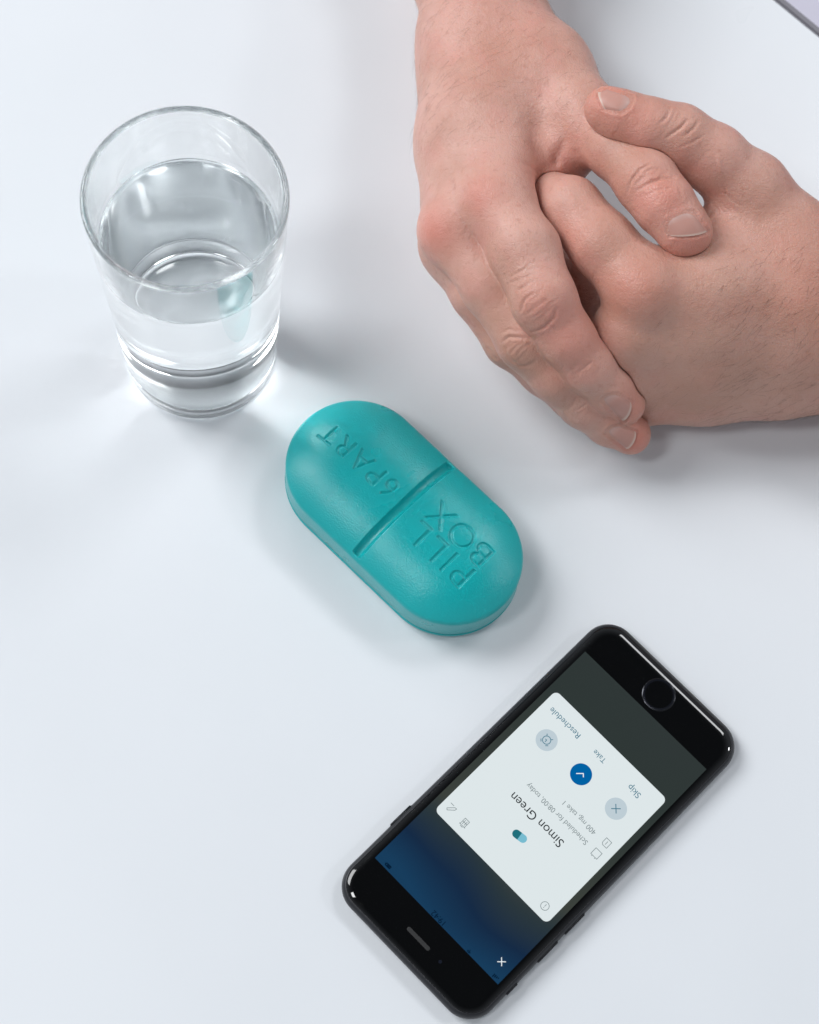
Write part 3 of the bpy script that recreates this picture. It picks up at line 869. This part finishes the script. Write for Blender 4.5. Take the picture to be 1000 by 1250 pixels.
def build_hand(name, H, other, lo, hi, label, creases, red, shade_tone, nails, hair, joints, h=.5):
    V, Q = polygonise(H, other, lo, hi, h)
    V = smooth_verts(V, Q, 1, .4)
    N = vnormals(V, Q)
    disp = np.zeros(len(V))
    rng = np.random.default_rng(7 if name == 'a' else 8)
    # soft unevenness of the flesh
    for k in range(14):
        w = rng.normal(size=3); w /= np.linalg.norm(w); L = rng.uniform(14, 34)
        disp += .055 * np.sin(V @ w * 2 * np.pi / L + rng.uniform(0, 6.28))
    # fine skin lines across the joints
    extra = []
    for jx, jy, dx, dy, half, reach in joints:
        L = math.hypot(dx, dy); dx, dy = dx / L, dy / L
        for _ in range(11):
            s0 = rng.normal() * reach; o = rng.uniform(-.45, .45) * half; l = rng.uniform(.25, .6) * half; cv = rng.normal() * .12
            line = []
            for q in (-1, -.4, .3, 1):
                a = o + q * l; b = s0 + cv * q * q * l + rng.normal() * .8
                line.append((jx + dx * b - dy * a, jy + dy * b + dx * a))
            extra.append((line, rng.uniform(.07, .17), rng.uniform(.4, .6)))
    allc = list(creases) + extra
    allp = trace(H, other, np.concatenate([np.array(c[0], float) for c in allc])); k0 = 0
    for pts, depth, width in allc:
        P = allp[k0:k0 + len(pts)]; k0 += len(pts)
        d, t = polydist(V, P)
        m = d < 5 * abs(width)
        env = np.sin(np.pi * np.clip(t[m] * .86 + .07, 0, 1)) ** .7
        width = width * .8
        disp[m] -= depth * 1.15 * env * np.exp(-(d[m] / width) ** 2)
        disp[m] += depth * .16 * env * np.exp(-((d[m] - 2.2 * width) / (1.2 * width)) ** 2)
    nailgeo = []
    for corners, bulge, lift in nails:
        G = nail_grid(corners, bulge)
        nv, nu = G.shape[:2]
        P = trace(H, other, G.reshape(-1, 2)).reshape(nv, nu, 3)
        # smooth the patch across its grid so the plate is clean
        for _ in range(3):
            P[1:-1] = (P[:-2] + 2 * P[1:-1] + P[2:]) / 4
            P[:, 1:-1] = (P[:, :-2] + 2 * P[:, 1:-1] + P[:, 2:]) / 4
        nailgeo.append((P, lift))
        # groove of the nail fold round sides and cuticle, flesh lowered under the plate
        rim = np.concatenate([P[::-1, 0], P[0], P[:, -1]])
        d, t = polydist(V, rim)
        m = d < 4
        disp[m] += .17 * np.exp(-((d[m] - 1.0) / .9) ** 2)
        dd = np.full(len(V), 1e9)
        c = P.reshape(-1, 3); ctr = c.mean(0)
        near = np.nonzero(np.linalg.norm(V - ctr, axis=1) < 14)[0]
        dmin = np.min(np.linalg.norm(V[near][:, None] - c[None], axis=2), axis=1)
        ins = dmin < .9
        disp[near[ins]] = np.minimum(disp[near[ins]], -.25)
    V2 = V + N * disp[:, None]
    V2[:, 2] = np.maximum(V2[:, 2], .1)
    ob = link_mesh('hand', V2, Q, M_skin)
    me = ob.data
    for an, spots in (('redness', red), ('tan', shade_tone)):
        a = me.attributes.new(an, 'FLOAT', 'POINT')
        val = np.zeros(len(V))
        for x, y, r, s in spots:
            c = trace(H, other, [(x, y)])[0]
            val = np.maximum(val, s * np.exp(-((np.linalg.norm(V - c, axis=1)) / r) ** 2))
        a.data.foreach_set('value', val.astype(np.float32))
    tag(ob, label, 'hand', 'pair of bare clasped hands')
    for P, lift in nailgeo:
        nv, nu = P.shape[:2]
        du = np.gradient(P, axis=1); dv = np.gradient(P, axis=0)
        n = np.cross(du, dv); n /= np.linalg.norm(n, axis=2)[..., None]
        if (n * (CAMP - P)).sum() < 0: n = -n
        v = np.linspace(0, 1, nv)[:, None, None]
        w = np.abs(np.linspace(-1, 1, nu))[None, :, None]
        top = P + n * (.12 + lift * v - .60 * w ** 6 - .45 * (1 - v) ** 5)
        bot = top - n * .55
        F = []
        for j in range(nv - 1):
            for i in range(nu - 1):
                k = j * nu + i
                F.append((k, k + 1, k + nu + 1, k + nu))
        b = nv * nu
        # free edge: its own vertices, so the plate keeps a crisp tip
        tip = top[-1]; tipb = bot[-1] - (dv[-1] / np.linalg.norm(dv[-1], axis=1)[:, None]) * .3
        VV = np.concatenate([top.reshape(-1, 3), tip, tipb])
        for i in range(nu - 1): F.append((b + i, b + i + 1, b + nu + i + 1, b + nu + i))
        no = link_mesh('fingernail', VV, F, M_nail, ob)
        bm = bmesh.new(); bm.from_mesh(no.data); bmesh.ops.recalc_face_normals(bm, faces=bm.faces); bm.to_mesh(no.data); bm.free()
        at3 = no.data.attributes.new('along', 'FLOAT', 'POINT')
        at3.data.foreach_set('value', np.concatenate([np.repeat(np.linspace(0, 1, nv), nu), np.ones(2 * nu)]).astype(np.float32))
    # fine hairs
    HV, HF = [], []
    Ns = vnormals(V2, Q)
    for polygon_test, count, flow, ln, rad in hair:
        cand = np.nonzero(polygon_test(V2, Ns))[0]
        if len(cand) == 0: continue
        pick = rng.choice(cand, min(count, len(cand)), replace=False)
        for i in pick:
            n = Ns[i]; f = np.array(flow) + rng.normal(size=3) * .22
            f = f - n * (f @ n); f /= max(np.linalg.norm(f), 1e-6)
            L = rng.uniform(*ln); lift = rng.uniform(.08, .32)
            side = np.cross(n, f); bend = rng.normal() * .35
            pts = []
            for s in np.linspace(0, 1, 5):
                pts.append(V2[i] + f * L * s + n * (L * lift * s * (1 - .55 * s) - .05) + side * bend * L * s * s * .5)
            k = len(HV)
            for q, s in zip(pts, np.linspace(0, 1, 5)):
                r = rad * (1 - .85 * s)
                for a in (0, 2.094, 4.189): HV.append(q + (side * math.cos(a) + n * math.sin(a)) * r)
            for s in range(4):
                for a in range(3):
                    b = (a + 1) % 3
                    HF.append((k + s * 3 + a, k + s * 3 + b, k + s * 3 + 3 + b, k + s * 3 + 3 + a))
    if HV:
        ho = link_mesh('arm_hair', np.array(HV), np.array(HF), M_hair, ob)
        tag(ho, kind='stuff')
    return ob

def pxy(V):
    C = (V - CAMP) @ RCAM.T
    return 500 + FPX * C[:, 0] / -C[:, 2], 625 - FPX * C[:, 1] / -C[:, 2]

cr_a = [
    # index: middle joint
    ([(633, 356), (637, 352), (645, 348)], .35, .7), ([(634, 378), (643, 390), (652, 402)], .0, .7),
    ([(636, 380), (641, 366), (652, 358)], .45, .7), ([(650, 405), (664, 400), (676, 388), (679, 376)], .6, .75),
    ([(640, 347), (655, 342), (668, 346)], .22, .6), ([(636, 340), (652, 335), (668, 338)], .18, .6), ([(672, 398), (680, 404)], .2, .5),
    ([(700, 458), (712, 450), (719, 443)], .35, .6), ([(698, 464), (707, 458)], .2, .5),
    # middle finger
    ([(614, 417), (622, 411), (634, 412), (648, 413)], .5, .7), ([(616, 424), (620, 436), (634, 448), (648, 446), (664, 434)], .35, .8),
    ([(612, 407), (622, 402), (632, 405)], .25, .6), ([(702, 502), (712, 496), (720, 492)], .3, .6), ([(706, 506), (716, 500)], .2, .5),
    ([(600, 432), (606, 438), (614, 440)], .4, .6), ([(594, 424), (602, 430)], .3, .6),
    # thumb joint
    ([(766, 236), (772, 218), (782, 206), (795, 200)], .55, .62), ([(779, 232), (795, 222), (812, 217), (824, 217)], .65, .6),
    ([(784, 212), (796, 206), (810, 206)], .3, .55), ([(790, 238), (808, 230), (822, 228)], .22, .55), ([(776, 226), (786, 214)], .2, .5),
    ([(828, 228), (834, 240)], .3, .6),
    # web between thumb and index
    ([(660, 212), (680, 196), (690, 170), (686, 145)], .55, 2.4), ([(678, 218), (680, 200), (676, 186)], .4, 1.2), ([(640, 200), (655, 208), (664, 214)], .4, .9),
]
red_a = [(586, 236, 9, .55), (528, 282, 10, .7), (655, 385, 8, .35), (635, 430, 8, .2), (700, 410, 16, .45), (770, 500, 9, .5), (775, 540, 8, .75), (806, 240, 12, .55), (845, 292, 10, .6), (690, 200, 14, .35), (610, 20, 26, .15)]
shade_a = [(620, 395, 12, .4), (636, 437, 9, .7), (600, 440, 10, .6), (720, 510, 14, .4)]  # shade on the near sides of the fingers, put into the skin colour
cr_b = [
    ([(806, 150), (815, 142), (818, 132)], .45, .6), ([(814, 168), (830, 156), (840, 146)], .6, .6), ([(834, 166), (846, 158), (852, 148)], .4, .6), ([(830, 180), (848, 172), (860, 164)], .25, .6),
    ([(822, 150), (832, 138)], .25, .5), ([(876, 190), (878, 200), (881, 212)], -.35, .9),
    ([(846, 276), (858, 266), (872, 258)], .7, 1.4), ([(880, 272), (900, 268)], .25, .8),
]
red_b = [(775, 352, 12, .6), (752, 404, 8, .2), (740, 120, 10, .6), (770, 145, 12, .45), (840, 190, 16, .25), (990, 350, 22, .3), (700, 290, 12, .3)]
shade_b = [(850, 420, 40, .75), (900, 470, 36, .8), (790, 480, 24, .6), (960, 440, 40, .6), (850, 160, 12, .4)]  # shade over the back of the fist, put into the skin colour
nails_a = [
    ([(810, 270), (845, 253), (866, 286), (819, 290)], (.16, .10), .2),
    ([(731, 486), (751, 480), (773, 493), (763, 517)], (.10, .10), .25),
    ([(738, 527), (753, 518), (779, 528), (768, 551)], (.10, .10), .25),
]
nails_b = [([(762, 138), (777, 118), (727, 105), (735, 132)], (.12, .10), .25)]
def reg_a(V, N):
    x, y = pxy(V); return (y < 175) & (y > -60) & (N[:, 2] > -.3)
def reg_a2(V, N):
    x, y = pxy(V); return (y > 270) & (y < 345) & (x > 590) & (x < 650) & (N[:, 2] > .3)
def reg_b(V, N):
    x, y = pxy(V); return (x > 880) & (x < 1080) & (y > 300) & (N[:, 1] < .4)
def reg_b2(V, N):
    x, y = pxy(V); return (x > 800) & (x < 960) & (y > 330) & (N[:, 1] < .3)
build_hand('a', hand_a, hand_b, (-72, 222, -1), (128, 562, 104), 'bare right hand with straight fingers draped over the other fist',
           cr_a, red_a, shade_a, nails_a, [(reg_a, 420, (-.6, -.7, 0), (4, 9), .025), (reg_a2, 40, (.2, -1, 0), (1.2, 2.5), .03)],
           [(655, 375, 60, 75, 30, 12), (714, 449, 60, 60, 22, 8), (634, 425, 75, 80, 24, 10), (710, 497, 60, 40, 18, 7), (796, 218, 70, 75, 28, 12), (634, 330, 60, 130, 34, 10)])
build_hand('b', hand_b, hand_a, (8, 235, -1), (264, 425, 108), 'bare left fist resting on its side with thumb laid over the other thumb',
           cr_b, red_b, shade_b, nails_b, [(reg_b, 420, (-.55, -.8, -.2), (5, 11), .033), (reg_b2, 150, (-.35, -.9, -.2), (3, 7), .025)],
           [(830, 152, -80, -35, 24, 14), (880, 260, 40, -30, 30, 12)])
